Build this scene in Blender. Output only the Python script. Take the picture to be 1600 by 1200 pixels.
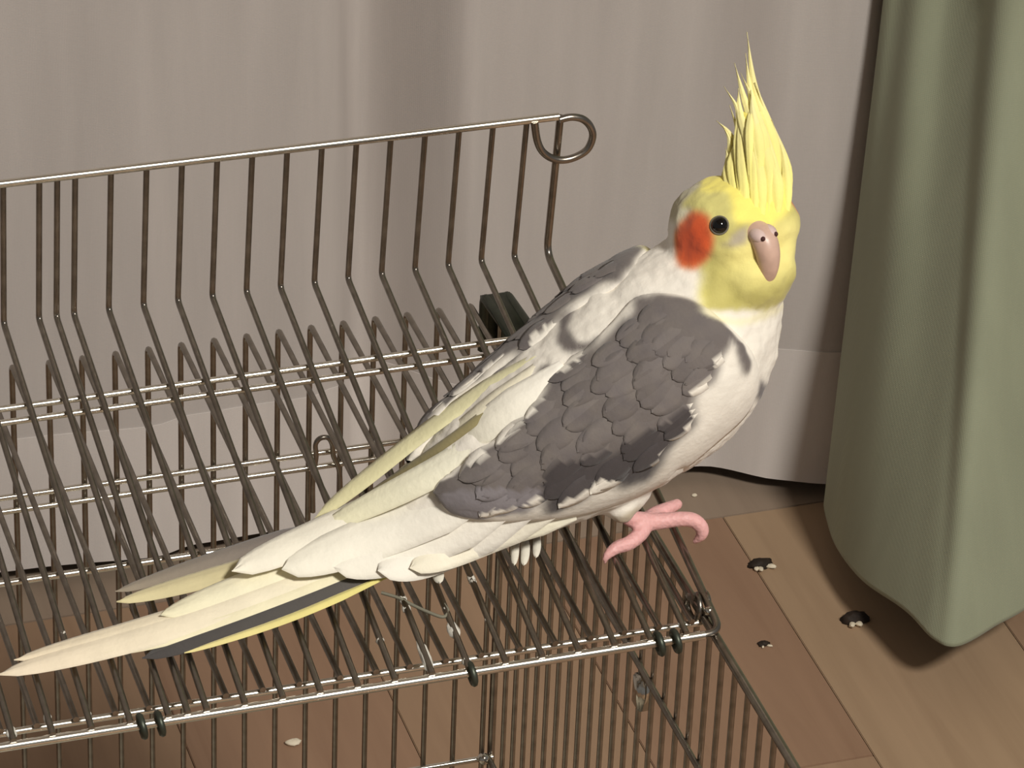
import bpy, bmesh, math, random
import numpy as np
from mathutils import Vector, Matrix, noise
from mathutils.bvhtree import BVHTree

for o in list(bpy.data.objects): bpy.data.objects.remove(o, do_unlink=True)
SC = bpy.context.scene
COL = SC.collection
random.seed(7)

# ------------------------------------------------------------------ camera
ROT = Matrix(((0.9518410919, -0.3043210855, 0.0372453035),
              (0.1329310455, 0.5191087154, 0.8443076920),
              (-0.2762749950, -0.7986956983, 0.5345627266)))
CAM = Vector((-0.42862541, -1.25583193, 0.80195515))
FPX = 6368.9
cd = bpy.data.cameras.new('camera'); cam = bpy.data.objects.new('camera', cd); COL.objects.link(cam)
cam.matrix_world = Matrix.Translation(CAM) @ ROT.transposed().to_4x4()
cd.sensor_fit = 'HORIZONTAL'; cd.sensor_width = 36; cd.lens = FPX / 1600 * 36
cd.clip_start = 0.05; cd.clip_end = 30
SC.camera = cam

# ------------------------------------------------------------------ light and exposure
FLOOR = -0.40
CEIL = 1.95
wd = bpy.data.worlds.new('world'); SC.world = wd; wd.use_nodes = True
bg = wd.node_tree.nodes['Background']; bg.inputs[0].default_value = (0.49, 0.48, 0.47, 1); bg.inputs[1].default_value = 0.35
LAMP = Vector((0.45, -1.75, CEIL - 0.10))
ld = bpy.data.lights.new('ceiling_light', 'AREA'); ld.shape = 'DISK'; ld.size = 0.46; ld.energy = 78; ld.color = (1.0, 0.968, 0.905)
lo = bpy.data.objects.new('ceiling_light', ld); COL.objects.link(lo); lo.location = LAMP - Vector((0, 0, 0.012))
SC.view_settings.view_transform = 'Standard'; SC.view_settings.look = 'None'
SC.view_settings.exposure = 0.0; SC.view_settings.gamma = 1.0; SC.view_settings.use_curve_mapping = False

# ------------------------------------------------------------------ pixel helpers (a pixel gives a direction only)
def ray(u, v):
    return ROT.transposed() @ Vector(((u - 800) / FPX, -(v - 600) / FPX, -1.0))
def hit(u, v, ax, val):
    d = ray(u, v); return CAM + d * ((val - CAM[ax]) / d[ax])
def on_plane(u, v, p, n):
    d = ray(u, v); return CAM + d * ((p - CAM).dot(n) / d.dot(n))
def pix(P):
    q = ROT @ (Vector(P) - CAM); return (800 + FPX * q[0] / -q[2], 600 - FPX * q[1] / -q[2])

# ------------------------------------------------------------------ materials
def s2l(c):
    return tuple(((x / 255) / 12.92 if x / 255 <= .04045 else ((x / 255 + .055) / 1.055) ** 2.4) for x in c)
def new_mat(name):
    m = bpy.data.materials.new(name); m.use_nodes = True
    nt = m.node_tree; return m, nt, nt.nodes['Principled BSDF']
def mat_plain(name, rgb, rough=.6, metal=0, spec=.5, var=0.0, scale=40, bump=0.0):
    m, nt, b = new_mat(name)
    b.inputs['Roughness'].default_value = rough; b.inputs['Metallic'].default_value = metal
    b.inputs['Specular IOR Level'].default_value = spec
    c = s2l(rgb); b.inputs['Base Color'].default_value = (*c, 1)
    if var or bump:
        tc = nt.nodes.new('ShaderNodeTexCoord'); n = nt.nodes.new('ShaderNodeTexNoise'); n.inputs['Scale'].default_value = scale
        n.inputs['Detail'].default_value = 5; nt.links.new(tc.outputs['Object'], n.inputs['Vector'])
        if var:
            r = nt.nodes.new('ShaderNodeValToRGB')
            r.color_ramp.elements[0].position = .3; r.color_ramp.elements[1].position = .7
            r.color_ramp.elements[0].color = (*[x * (1 - var) for x in c], 1); r.color_ramp.elements[1].color = (*[min(1, x * (1 + var)) for x in c], 1)
            nt.links.new(n.outputs['Fac'], r.inputs[0]); nt.links.new(r.outputs[0], b.inputs['Base Color'])
        if bump:
            bp = nt.nodes.new('ShaderNodeBump'); bp.inputs['Strength'].default_value = bump; bp.inputs['Distance'].default_value = .001
            nt.links.new(n.outputs['Fac'], bp.inputs['Height']); nt.links.new(bp.outputs[0], b.inputs['Normal'])
    return m
M = {}
M['wire'] = mat_plain('zinc_wire', (146, 139, 130), .30, 1.0, .5, .22, 160, .15)
M['rod'] = mat_plain('bright_rod', (225, 220, 208), .24, 1.0, .5, .08, 200)
M['clip'] = mat_plain('dark_clip', (72, 76, 66), .45, .7, .5, .15, 200)
M['knob'] = mat_plain('chrome_knob', (205, 200, 190), .15, 1.0)
M['tray'] = mat_plain('tray_plastic', (176, 168, 150), .4)
M['wall'] = mat_plain('wall_paint', (205, 198, 186), .9, 0, .2, .03, 8)
M['ceil'] = mat_plain('ceiling_paint', (215, 210, 200), .9, 0, .2, .02, 8)
M['sub'] = mat_plain('subfloor', (48, 32, 22), .9)
M['dropping'] = mat_plain('dried_dropping', (205, 200, 188), .9, 0, .2, .2, 300, .5)
M['husk_dark'] = mat_plain('husk_dark', (42, 32, 24), .7, 0, .3, .3, 300, .5)
M['husk_pale'] = mat_plain('husk_pale', (226, 214, 190), .7, 0, .3, .12, 300, .4)
M['beak'] = mat_plain('beak_horn', (202, 168, 150), .38, 0, .5, .10, 220, .1)
M['cere'] = mat_plain('cere_skin', (206, 180, 172), .6, 0, .4, .08, 300)
M['eye'] = mat_plain('eye_black', (10, 8, 8), .08, 0, .6)
M['eyering'] = mat_plain('eye_skin', (112, 106, 92), .7, 0, .3)
M['nostril'] = mat_plain('nostril_dark', (70, 36, 32), .8)
M['claw'] = mat_plain('claw_horn', (196, 150, 138), .45)
M['string'] = mat_plain('thin_string', (120, 116, 100), .8)
def foot_mat():
    m, nt, b = new_mat('pink_foot_skin')
    b.inputs['Base Color'].default_value = (*s2l((222, 168, 164)), 1); b.inputs['Roughness'].default_value = .55
    b.inputs['Subsurface Weight'].default_value = .15; b.inputs['Subsurface Radius'].default_value = (.004, .0015, .001)
    tc = nt.nodes.new('ShaderNodeTexCoord'); v = nt.nodes.new('ShaderNodeTexVoronoi'); v.inputs['Scale'].default_value = 700
    bp = nt.nodes.new('ShaderNodeBump'); bp.inputs['Strength'].default_value = .35; bp.inputs['Distance'].default_value = .0006
    nt.links.new(tc.outputs['Object'], v.inputs['Vector']); nt.links.new(v.outputs['Distance'], bp.inputs['Height']); nt.links.new(bp.outputs[0], b.inputs['Normal'])
    return m
M['foot'] = foot_mat()
def plumage_mat():
    m, nt, b = new_mat('plumage')
    a = nt.nodes.new('ShaderNodeAttribute'); a.attribute_name = 'Col'
    tc = nt.nodes.new('ShaderNodeTexCoord')
    n = nt.nodes.new('ShaderNodeTexNoise'); n.inputs['Scale'].default_value = 420; n.inputs['Detail'].default_value = 4
    n2 = nt.nodes.new('ShaderNodeTexNoise'); n2.inputs['Scale'].default_value = 90; n2.inputs['Detail'].default_value = 3
    for k in (n, n2): nt.links.new(tc.outputs['Object'], k.inputs['Vector'])
    mx = nt.nodes.new('ShaderNodeMath'); mx.operation = 'MULTIPLY_ADD'; mx.inputs[1].default_value = .22; mx.inputs[2].default_value = .89
    nt.links.new(n2.outputs['Fac'], mx.inputs[0])
    mul = nt.nodes.new('ShaderNodeVectorMath'); mul.operation = 'SCALE'
    nt.links.new(a.outputs['Color'], mul.inputs[0]); nt.links.new(mx.outputs[0], mul.inputs['Scale'])
    nt.links.new(mul.outputs[0], b.inputs['Base Color'])
    b.inputs['Roughness'].default_value = .82; b.inputs['Specular IOR Level'].default_value = .2
    b.inputs['Sheen Weight'].default_value = .15; b.inputs['Sheen Roughness'].default_value = .6
    bp = nt.nodes.new('ShaderNodeBump'); bp.inputs['Strength'].default_value = .35; bp.inputs['Distance'].default_value = .0008
    nt.links.new(n.outputs['Fac'], bp.inputs['Height']); nt.links.new(bp.outputs[0], b.inputs['Normal'])
    return m
M['plume'] = plumage_mat()
def cloth_mat(name, rgb, trans, scale, var):
    m, nt, b = new_mat(name)
    c = s2l(rgb)
    tc = nt.nodes.new('ShaderNodeTexCoord')
    mp = nt.nodes.new('ShaderNodeMapping'); mp.inputs['Scale'].default_value = (scale, scale, scale * .12)
    n = nt.nodes.new('ShaderNodeTexNoise'); n.inputs['Scale'].default_value = 1; n.inputs['Detail'].default_value = 6
    nt.links.new(tc.outputs['Object'], mp.inputs[0]); nt.links.new(mp.outputs[0], n.inputs['Vector'])
    w = nt.nodes.new('ShaderNodeTexWave'); w.wave_type = 'BANDS'; w.bands_direction = 'Z'; w.inputs['Scale'].default_value = 380; w.inputs['Distortion'].default_value = 1.5
    w2 = nt.nodes.new('ShaderNodeTexWave'); w2.wave_type = 'BANDS'; w2.bands_direction = 'X'; w2.inputs['Scale'].default_value = 420; w2.inputs['Distortion'].default_value = 1.5
    for k in (w, w2): nt.links.new(tc.outputs['Object'], k.inputs['Vector'])
    ad = nt.nodes.new('ShaderNodeMath'); ad.operation = 'ADD'; nt.links.new(w.outputs['Fac'], ad.inputs[0]); nt.links.new(w2.outputs['Fac'], ad.inputs[1])
    r = nt.nodes.new('ShaderNodeValToRGB'); r.color_ramp.elements[0].position = .3; r.color_ramp.elements[1].position = .7
    r.color_ramp.elements[0].color = (*[x * (1 - var) for x in c], 1); r.color_ramp.elements[1].color = (*[x * (1 + var) for x in c], 1)
    nt.links.new(n.outputs['Fac'], r.inputs[0]); nt.links.new(r.outputs[0], b.inputs['Base Color'])
    b.inputs['Roughness'].default_value = .75; b.inputs['Specular IOR Level'].default_value = .25
    b.inputs['Sheen Weight'].default_value = .12
    bp = nt.nodes.new('ShaderNodeBump'); bp.inputs['Strength'].default_value = .12; bp.inputs['Distance'].default_value = .0004
    nt.links.new(ad.outputs[0], bp.inputs['Height']); nt.links.new(bp.outputs[0], b.inputs['Normal'])
    if trans:
        t = nt.nodes.new('ShaderNodeBsdfTranslucent'); nt.links.new(r.outputs[0], t.inputs['Color'])
        ms = nt.nodes.new('ShaderNodeMixShader'); ms.inputs[0].default_value = trans
        out = nt.nodes['Material Output']
        nt.links.new(b.outputs[0], ms.inputs[1]); nt.links.new(t.outputs[0], ms.inputs[2]); nt.links.new(ms.outputs[0], out.inputs[0])
    return m
M['sheer'] = cloth_mat('sheer_curtain_cloth', (205, 197, 191), .16, 60, .05)
M['hem'] = cloth_mat('sheer_curtain_hem', (214, 206, 200), .05, 60, .05)
M['green'] = cloth_mat('green_curtain_cloth', (150, 154, 130), .05, 45, .06)
def wood_mat(name, c0, c1, c2):
    m, nt, b = new_mat(name)
    tc = nt.nodes.new('ShaderNodeTexCoord'); oi = nt.nodes.new('ShaderNodeObjectInfo')
    av = nt.nodes.new('ShaderNodeVectorMath'); av.operation = 'ADD'
    sc = nt.nodes.new('ShaderNodeVectorMath'); sc.operation = 'SCALE'; sc.inputs['Scale'].default_value = 7.0
    cmb = nt.nodes.new('ShaderNodeCombineXYZ'); nt.links.new(oi.outputs['Random'], cmb.inputs[0]); nt.links.new(oi.outputs['Random'], cmb.inputs[1])
    nt.links.new(cmb.outputs[0], sc.inputs[0]); nt.links.new(tc.outputs['Object'], av.inputs[0]); nt.links.new(sc.outputs[0], av.inputs[1])
    mp = nt.nodes.new('ShaderNodeMapping'); mp.inputs['Scale'].default_value = (55, 3.2, 10); nt.links.new(av.outputs[0], mp.inputs[0])
    n = nt.nodes.new('ShaderNodeTexNoise'); n.inputs['Scale'].default_value = 1; n.inputs['Detail'].default_value = 8; n.inputs['Roughness'].default_value = .6
    n.inputs['Distortion'].default_value = .8
    nt.links.new(mp.outputs[0], n.inputs['Vector'])
    r = nt.nodes.new('ShaderNodeValToRGB'); e = r.color_ramp.elements
    e[0].position = .25; e[0].color = (*s2l(c0), 1); e[1].position = .8; e[1].color = (*s2l(c2), 1)
    k = e.new(.5); k.color = (*s2l(c1), 1)
    nt.links.new(n.outputs['Fac'], r.inputs[0]); nt.links.new(r.outputs[0], b.inputs['Base Color'])
    b.inputs['Roughness'].default_value = .55; b.inputs['Specular IOR Level'].default_value = .3
    bp = nt.nodes.new('ShaderNodeBump'); bp.inputs['Strength'].default_value = .08; bp.inputs['Distance'].default_value = .0005
    nt.links.new(n.outputs['Fac'], bp.inputs['Height']); nt.links.new(bp.outputs[0], b.inputs['Normal'])
    return m
M['plank_tan'] = wood_mat('oak_tan', (152, 126, 100), (161, 135, 108), (169, 142, 114))
M['plank_red'] = wood_mat('oak_reddish', (138, 108, 86), (147, 117, 94), (154, 123, 99))
M['plank_mid'] = wood_mat('oak_mid', (144, 116, 92), (153, 125, 100), (161, 132, 106))
M['plank_grey'] = wood_mat('oak_greyed', (138, 120, 104), (147, 129, 112), (154, 136, 118))

# ------------------------------------------------------------------ object helpers
def link(name, me, mat, parent=None, smooth=True):
    if mat is not None: me.materials.append(mat)
    if smooth:
        for p in me.polygons: p.use_smooth = len(p.vertices) <= 4
    o = bpy.data.objects.new(name, me); COL.objects.link(o)
    if parent is not None:
        o.parent = parent
        o.matrix_parent_inverse = parent.matrix_world.inverted()
    return o
def empty(name, loc):
    o = bpy.data.objects.new(name, None); COL.objects.link(o); o.location = loc; o.empty_display_size = .02
    bpy.context.view_layer.update(); return o
def tag(o, label, cat, group=None):
    o['label'] = label; o['category'] = cat
    if group: o['group'] = group
    return o
def struct(o): o['kind'] = 'structure'; return o
def from_py(name, v, f):
    me = bpy.data.meshes.new(name); me.from_pydata([tuple(x) for x in v], [], f); me.update(); return me
def bend(pts, rad, n=4):
    """round the corners of a polyline"""
    pts = [Vector(p) for p in pts]; out = [pts[0]]
    for i in range(1, len(pts) - 1):
        a, b, c = pts[i - 1], pts[i], pts[i + 1]
        r = min(rad, (a - b).length * .45, (c - b).length * .45)
        p0 = b + (a - b).normalized() * r; p1 = b + (c - b).normalized() * r
        for k in range(n + 1):
            t = k / n; out.append(p0 * (1 - t) ** 2 + b * 2 * t * (1 - t) + p1 * t * t)
    out.append(pts[-1]); return out
def tube_data(pts, rad, n=8, caps=True):
    pts = [Vector(p) for p in pts]; L = len(pts)
    rads = rad if isinstance(rad, (list, tuple)) else [rad] * L
    V = []; Fc = []
    T = []
    for i in range(L):
        a = pts[max(0, i - 1)]; b = pts[min(L - 1, i + 1)]; T.append((b - a).normalized())
    u = T[0].orthogonal().normalized()
    for i in range(L):
        u = (u - T[i] * u.dot(T[i])).normalized(); w = T[i].cross(u)
        for k in range(n):
            a = 2 * math.pi * k / n; V.append(pts[i] + (u * math.cos(a) + w * math.sin(a)) * rads[i])
    for i in range(L - 1):
        for k in range(n):
            k2 = (k + 1) % n; Fc.append((i * n + k, i * n + k2, (i + 1) * n + k2, (i + 1) * n + k))
    if caps:
        o = len(V); V += [p.copy() for p in V[:n]] + [p.copy() for p in V[(L - 1) * n:L * n]]
        Fc.append(tuple(o + k for k in range(n - 1, -1, -1))); Fc.append(tuple(o + n + k for k in range(n)))
    return V, Fc
def tube(name, pts, rad, mat, parent=None, n=8):
    v, f = tube_data(pts, rad, n); return link(name, from_py(name, v, f), mat, parent)
def merge(parts):
    V = []; Fc = []
    for v, f in parts:
        o = len(V); V += list(v); Fc += [tuple(i + o for i in q) for q in f]
    return V, Fc
def catmull(pts, n=8):
    P = [Vector(p) for p in pts]; P = [P[0] * 2 - P[1]] + P + [P[-1] * 2 - P[-2]]; out = []
    for i in range(1, len(P) - 2):
        for k in range(n):
            t = k / n; a, b, c, d = P[i - 1], P[i], P[i + 1], P[i + 2]
            out.append(.5 * ((2 * b) + (c - a) * t + (2 * a - 5 * b + 4 * c - d) * t * t + (3 * b - a - 3 * c + d) * t ** 3))
    out.append(P[-2]); return out
def box_mesh(name, lo_, hi_, bev=0):
    bm = bmesh.new(); bmesh.ops.create_cube(bm, size=1)
    for v in bm.verts:
        v.co = Vector(((lo_[i] + hi_[i]) / 2 + v.co[i] * (hi_[i] - lo_[i]) for i in range(3)))
    if bev: bmesh.ops.bevel(bm, geom=bm.edges[:], offset=bev, segments=2, affect='EDGES')
    me = bpy.data.meshes.new(name); bm.to_mesh(me); bm.free(); return me
def sphere_data(c, r, nu=14, nv=9, sc=(1, 1, 1)):
    V = [Vector((c[0], c[1], c[2] + r * sc[2]))]; Fc = []
    for i in range(1, nv):
        th = math.pi * i / nv
        for k in range(nu):
            a = 2 * math.pi * k / nu
            V.append(Vector((c[0] + r * sc[0] * math.sin(th) * math.cos(a), c[1] + r * sc[1] * math.sin(th) * math.sin(a), c[2] + r * sc[2] * math.cos(th))))
    V.append(Vector((c[0], c[1], c[2] - r * sc[2]))); e = len(V) - 1
    for k in range(nu): Fc.append((0, 1 + k, 1 + (k + 1) % nu))
    for i in range(nv - 2):
        for k in range(nu):
            a = 1 + i * nu; b = a + nu; Fc.append((a + k, b + k, b + (k + 1) % nu, a + (k + 1) % nu))
    for k in range(nu): Fc.append((e, 1 + (nv - 2) * nu + (k + 1) % nu, 1 + (nv - 2) * nu + k))
    return V, Fc

# ------------------------------------------------------------------ room shell
X0, X1, Y0, Y1 = -1.7, 1.5, -2.6, 0.62
floor = struct(link('floor', box_mesh('floor', (X0, Y0, FLOOR - .05), (X1, Y1, FLOOR - .012)), M['sub'], None, False))
struct(link('ceiling', box_mesh('ceiling', (X0, Y0, CEIL), (X1, Y1, CEIL + .05)), M['ceil'], None, False))
struct(link('wall_back', box_mesh('wall_back', (X0, Y1, FLOOR - .05), (X1, Y1 + .06, CEIL + .05)), M['wall'], None, False))
# planks run away from the camera, a greyed board crosses them under the curtain
PW = 0.1065; PE = 0.2605; YB = 0.388
def plank(x0, x1, y0, y1, mat):
    g = .0002
    cx, cy = (x0 + x1) / 2, (y0 + y1) / 2
    me = box_mesh('plank', (x0 - cx + g, y0 - cy + g, -.012), (x1 - cx - g, y1 - cy - g, 0), .0004)
    o = bpy.data.objects.new('plank', me); me.materials.append(M[mat]); COL.objects.link(o); o.parent = floor; o.location = (cx, cy, FLOOR)
    return o
tones = {0: 'plank_tan', -1: 'plank_red', 1: 'plank_mid', -2: 'plank_mid', -3: 'plank_red', -4: 'plank_mid', -5: 'plank_red'}
for i in range(-18, 12):
    x0 = PE + i * PW
    if x0 < X0 or x0 + PW > X1: continue
    yj = 0.176 if i == -1 else random.uniform(-.9, -.1)
    t = tones.get(i, random.choice(['plank_tan', 'plank_mid', 'plank_red']))
    plank(x0, x0 + PW, yj, YB, t)
    plank(x0, x0 + PW, yj - .95, yj, random.choice(['plank_mid', 'plank_red', 'plank_tan']))
    if yj - .95 > Y0: plank(x0, x0 + PW, Y0, yj - .95, random.choice(['plank_mid', 'plank_tan']))
xb = X0
for w in (1.25, .95, .9):
    o = plank(xb, min(X1, xb + w), YB, YB + .118, 'plank_grey'); xb += w
    if xb >= X1: break
xb = X0
for w in (.8, 1.2, 1.2):
    o = plank(xb, min(X1, xb + w), YB + .118, Y1, 'plank_grey'); xb += w
    if xb >= X1: break

# ceiling lamp (out of frame, it lights the room)
def lathe_data(prof, c, n=40):
    V = []; Fc = []
    for r, z in prof:
        for k in range(n):
            a = 2 * math.pi * k / n; V.append(Vector((c[0] + r * math.cos(a), c[1] + r * math.sin(a), c[2] + z)))
    for i in range(len(prof) - 1):
        for k in range(n): Fc.append((i * n + k, i * n + (k + 1) % n, (i + 1) * n + (k + 1) % n, (i + 1) * n + k))
    return V, Fc
lamp = tag(empty('ceiling_lamp', (LAMP.x, LAMP.y, CEIL)), 'round white ceiling lamp fixed above the cage', 'lamp')
v, f = lathe_data([(0.0, 0), (.26, 0), (.27, -.02), (.265, -.095), (.245, -.10), (.24, -.09), (.235, -.03), (0, -.03)], (LAMP.x, LAMP.y, CEIL))
link('lamp_housing', from_py('lamp_housing', v, f), M['ceil'], lamp)
me_ = mat_plain('lamp_diffuser', (255, 244, 225), .5)
b_ = me_.node_tree.nodes['Principled BSDF']; b_.inputs['Emission Color'].default_value = (1, .945, .86, 1); b_.inputs['Emission Strength'].default_value = 6.0
v, f = lathe_data([(0.0, -.088), (.20, -.088), (.238, -.084)], (LAMP.x, LAMP.y, CEIL))
link('diffuser', from_py('diffuser', v, f), me_, lamp)

# ------------------------------------------------------------------ curtains
def lerp_tab(tab, x):
    if x <= tab[0][0]: return tab[0][1]
    for (a, va), (b, vb) in zip(tab, tab[1:]):
        if x <= b:
            t = (x - a) / (b - a); t = t * t * (3 - 2 * t); return va + (vb - va) * t
    return tab[-1][1]
# white sheer: plan profile, Y of the cloth over X (smaller = nearer the viewer)
prof = [(-1.55, .44), (-1.3, .415), (-1.05, .445), (-.8, .42), (-.6, .45), (-.42, .425), (-.3, .45), (-.2, .442), (-.115, .437), (-.048, .431), (-.026, .437), (.035, .438), (.050, .444), (.069, .466),
        (.119, .428), (.126, .434), (.19, .436), (.246, .446), (.285, .432), (.325, .426), (.36, .462), (.42, .47), (.5, .46), (.6, .475), (.75, .46), (.9, .475)]
hemoff = [(-1.55, 0), (.22, 0), (.262, -.006), (.323, -.022), (.38, .0), (.9, 0)]
def sheer_y(x, z):
    t = max(0, min(1, (z - FLOOR) / .33))
    y = lerp_tab(prof, x + .01 * math.sin(z * 3.1))
    y += lerp_tab(hemoff, x) * (1 - t) - (0.004 * (1 - t)) * 0
    y += -.017 + .0012 * noise.noise(Vector((x * 30, z * 6, 2.2)))
    return y
def sheet(name, xs, zs, fy, mat, parent=None, th=.0008):
    V = []; Fc = []; nx, nz = len(xs), len(zs)
    for s in (0, 1):
        for z in zs:
            for x in xs: p = fy(x, z); V.append(Vector((p[0], p[1] + s * th, p[2])))
    N_ = nx * nz
    for j in range(nz - 1):
        for i in range(nx - 1):
            a = j * nx + i; Fc.append((a, a + 1, a + nx + 1, a + nx)); Fc.append((N_ + a, N_ + a + nx, N_ + a + nx + 1, N_ + a + 1))
    rim = [j * nx for j in range(nz)] + [(nz - 1) * nx + i for i in range(1, nx)] + [j * nx + nx - 1 for j in range(nz - 2, -1, -1)] + list(range(nx - 2, 0, -1))
    o = len(V); m = len(rim); V += [V[i].copy() for i in rim] + [V[N_ + i].copy() for i in rim]    # the rim has its own vertices: crisp edge
    for i in range(m): k = (i + 1) % m; Fc.append((o + i, o + k, o + m + k, o + m + i))
    return link(name, from_py(name, V, Fc), mat, parent)
HEMZ = FLOOR + .010; HEMTOP = -.311
xs = [-1.5 + i * (2.3 / 460) for i in range(461)]
wc = tag(empty('sheer_curtain', (-.3, .44, HEMZ)), 'white sheer curtain with soft folds hanging to the floor behind the cage', 'curtain')
zs = [HEMTOP + (1.80 - HEMTOP) * (i / 40) ** 1.3 for i in range(41)]
sheet('cloth_panel', xs, zs, lambda x, z: (x, sheer_y(x, z), z), M['sheer'], wc)
zs = [HEMZ + (HEMTOP - HEMZ) * i / 10 for i in range(11)]
sheet('hem_band', xs, zs, lambda x, z: (x, sheer_y(x, z) - .0005, z), M['hem'], wc, .0014)
tube('curtain_rail', [(-1.6, .435, 1.81), (1.4, .435, 1.81)], .012, M['rod'], wc, 12)

# green drape: fold lines from (top pixel, depth) to (hem pixel at its height)
GH = FLOOR + .036
def gl(top, ytop, bot, zb=GH):
    return (hit(top[0], top[1], 1, ytop), hit(bot[0], bot[1], 2, zb))
lines = [gl((1398, 0), .398, (1318, 768), FLOOR + .014), gl((1382, 0), .392, (1290, 784), FLOOR + .016), gl((1398, 0), .384, (1301, 838), FLOOR + .020), gl((1430, 0), .374, (1345, 900), FLOOR + .026),
         gl((1480, 0), .366, (1412, 955)), gl((1530, 0), .345, (1458, 1000)), gl((1565, 0), .325, (1488, 1007)), gl((1620, 0), .318, (1548, 982)), gl((1690, 0), .330, (1605, 955))]
a, b = lines[-1]
for dx, dy in ((.05, .03), (.10, .00), (.15, -.03), (.2, -.02), (.27, .03), (.35, 0), (.44, .03), (.55, .0)):
    lines.append((a + Vector((dx, dy, 0)), b + Vector((dx, dy, 0))))
tops = catmull([l[0] for l in lines], 10); bots = catmull([l[1] for l in lines], 10)
V = []; Fc = []
NZ = 60; n_ = len(tops)
for s in (0, 1):
    for j in range(NZ + 1):
        for i in range(n_):
            a, b = tops[i], bots[i]
            zt = 1.80; z = b.z + (zt - b.z) * (j / NZ) ** 1.7
            t = (z - b.z) / (a.z - b.z)
            if t <= 1: p = b.lerp(a, t)
            else: p = a + (a - b) * (1 - math.exp(-(t - 1) * .5)) * .25
            p = Vector((p.x, p.y, z))
            wv = noise.noise(Vector((i * .06, z * 3.0, 4.4))) * .005 + noise.noise(Vector((i * .12, z * 6.0, 9.4))) * .002
            p.x += wv * .6; p.y += wv - .002 * s * 0
            V.append(p)
N_ = n_ * (NZ + 1)
me = from_py('green_drape', V[:N_], [(j * n_ + i, j * n_ + i + 1, (j + 1) * n_ + i + 1, (j + 1) * n_ + i) for j in range(NZ) for i in range(n_ - 1)])
gd = tag(link('green_curtain', me, M['green']), 'sage green drape hanging just above the floor beside the sheer curtain', 'curtain')
sm = gd.modifiers.new('thick', 'SOLIDIFY'); sm.thickness = .0016; sm.offset = 0

# ------------------------------------------------------------------ the cage
WS = 0.0125; SL = 0.0127; XL = 0.0057; D7 = 0.214; RW = .00112; RR = .0012
NB = 29
XLEFT = -WS * NB - .004; XR = 0.004; DF = .415; ZF = -.062; ZT = -.335
Z4, Z5, ZB = -.0568, -.0631, -.218; Y6 = -.1318
cage = tag(empty('bird_cage', (-.18, -.2, FLOOR)), 'silver wire bird cage with its hinged lid flipped open over the roof', 'cage')
def jit(a): return random.uniform(-a, a)
# one wire each: up the back wall, over the hairpin bend, forward along the roof
me0 = None
for k in range(NB + 1):
    x = -k * WS
    if k == 15: x -= .0012
    pts = bend([(0, .001, ZT), (0, .001, .0), (0, -.216, .0)], .0035, 5)
    if me0 is None:
        v, f = tube_data(pts, RW, 8); me0 = from_py('roof_bar', v, f); me0.materials.append(M['wire'])
        for p in me0.polygons: p.use_smooth = len(p.vertices) <= 4
    o = bpy.data.objects.new('roof_bar', me0); COL.objects.link(o); o.parent = cage; o.matrix_parent_inverse = cage.matrix_world.inverted(); o.location = (x, 0, 0)
    o.rotation_euler = (0, 0, jit(.004))
def rod(p0, p1, r=RR, name='cross_rod', par=None, mat='rod'): return tube(name, [p0, p1], r, M[mat], par or cage, 10)
off = RW + RR
rod((XLEFT, Y6, -off), (XR, Y6, -off)); rod((XLEFT, -D7, -off), (XR + .003, -D7, -off))
for z in (Z4, Z5, ZB): rod((XLEFT, -off + .001, z), (XR, -off + .001, z))
# right and left walls: top rail, bars, rods
for xw, sgn in ((XR, 1), (XLEFT, -1)):
    tube('top_rail', bend([(xw, .001, ZT), (xw, .001, 0), (xw, -DF, 0), (xw, -DF, ZT)], .006, 5), .0016, M['wire'], cage, 10)
    sme = None
    for i in range(1, 34):
        y = -i * .0122
        if sme is None:
            v, f = tube_data([(0, 0, -.001), (0, 0, ZT)], RW, 8); sme = from_py('side_bar', v, f); sme.materials.append(M['wire'])
            for p in sme.polygons: p.use_smooth = len(p.vertices) <= 4
        o = bpy.data.objects.new('side_bar', sme); COL.objects.link(o); o.parent = cage; o.matrix_parent_inverse = cage.matrix_world.inverted(); o.location = (xw + sgn * .0005, y, 0)
    for z in (Z4, ZB, ZT + .004): rod((xw - sgn * .0018, 0, z), (xw - sgn * .0018, -DF, z), RR, 'side_rod', None, 'wire')
# front wall below the opening
fme = None
for k in range(NB + 1):
    if fme is None:
        v, f = tube_data([(0, -DF, ZF), (0, -DF, ZT)], RW, 8); fme = from_py('front_bar', v, f); fme.materials.append(M['wire'])
        for p in fme.polygons: p.use_smooth = len(p.vertices) <= 4
    o = bpy.data.objects.new('front_bar', fme); COL.objects.link(o); o.parent = cage; o.matrix_parent_inverse = cage.matrix_world.inverted(); o.location = (-k * WS, 0, 0)
for z in (ZF, -.14, ZB): rod((XLEFT, -DF + off, z), (XR, -DF + off, z))
# tray
bm = bmesh.new(); bmesh.ops.create_cube(bm, size=1)
for vv in bm.verts:
    t = .97 if vv.co.z < 0 else 1.0
    vv.co = Vector(((XLEFT + XR) / 2 + vv.co.x * (XR - XLEFT + .02) * t, -DF / 2 + vv.co.y * (DF + .02) * t, -.366 + vv.co.z * .068))
top = max(bm.faces, key=lambda q: q.calc_center_median().z)
r_ = bmesh.ops.inset_region(bm, faces=[top], thickness=.006)
for vv in top.verts: vv.co.z -= .055
bmesh.ops.bevel(bm, geom=[e for e in bm.edges], offset=.002, segments=2, affect='EDGES')
me = bpy.data.meshes.new('base_tray'); bm.to_mesh(me); bm.free(); link('base_tray', me, M['tray'], cage)
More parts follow.
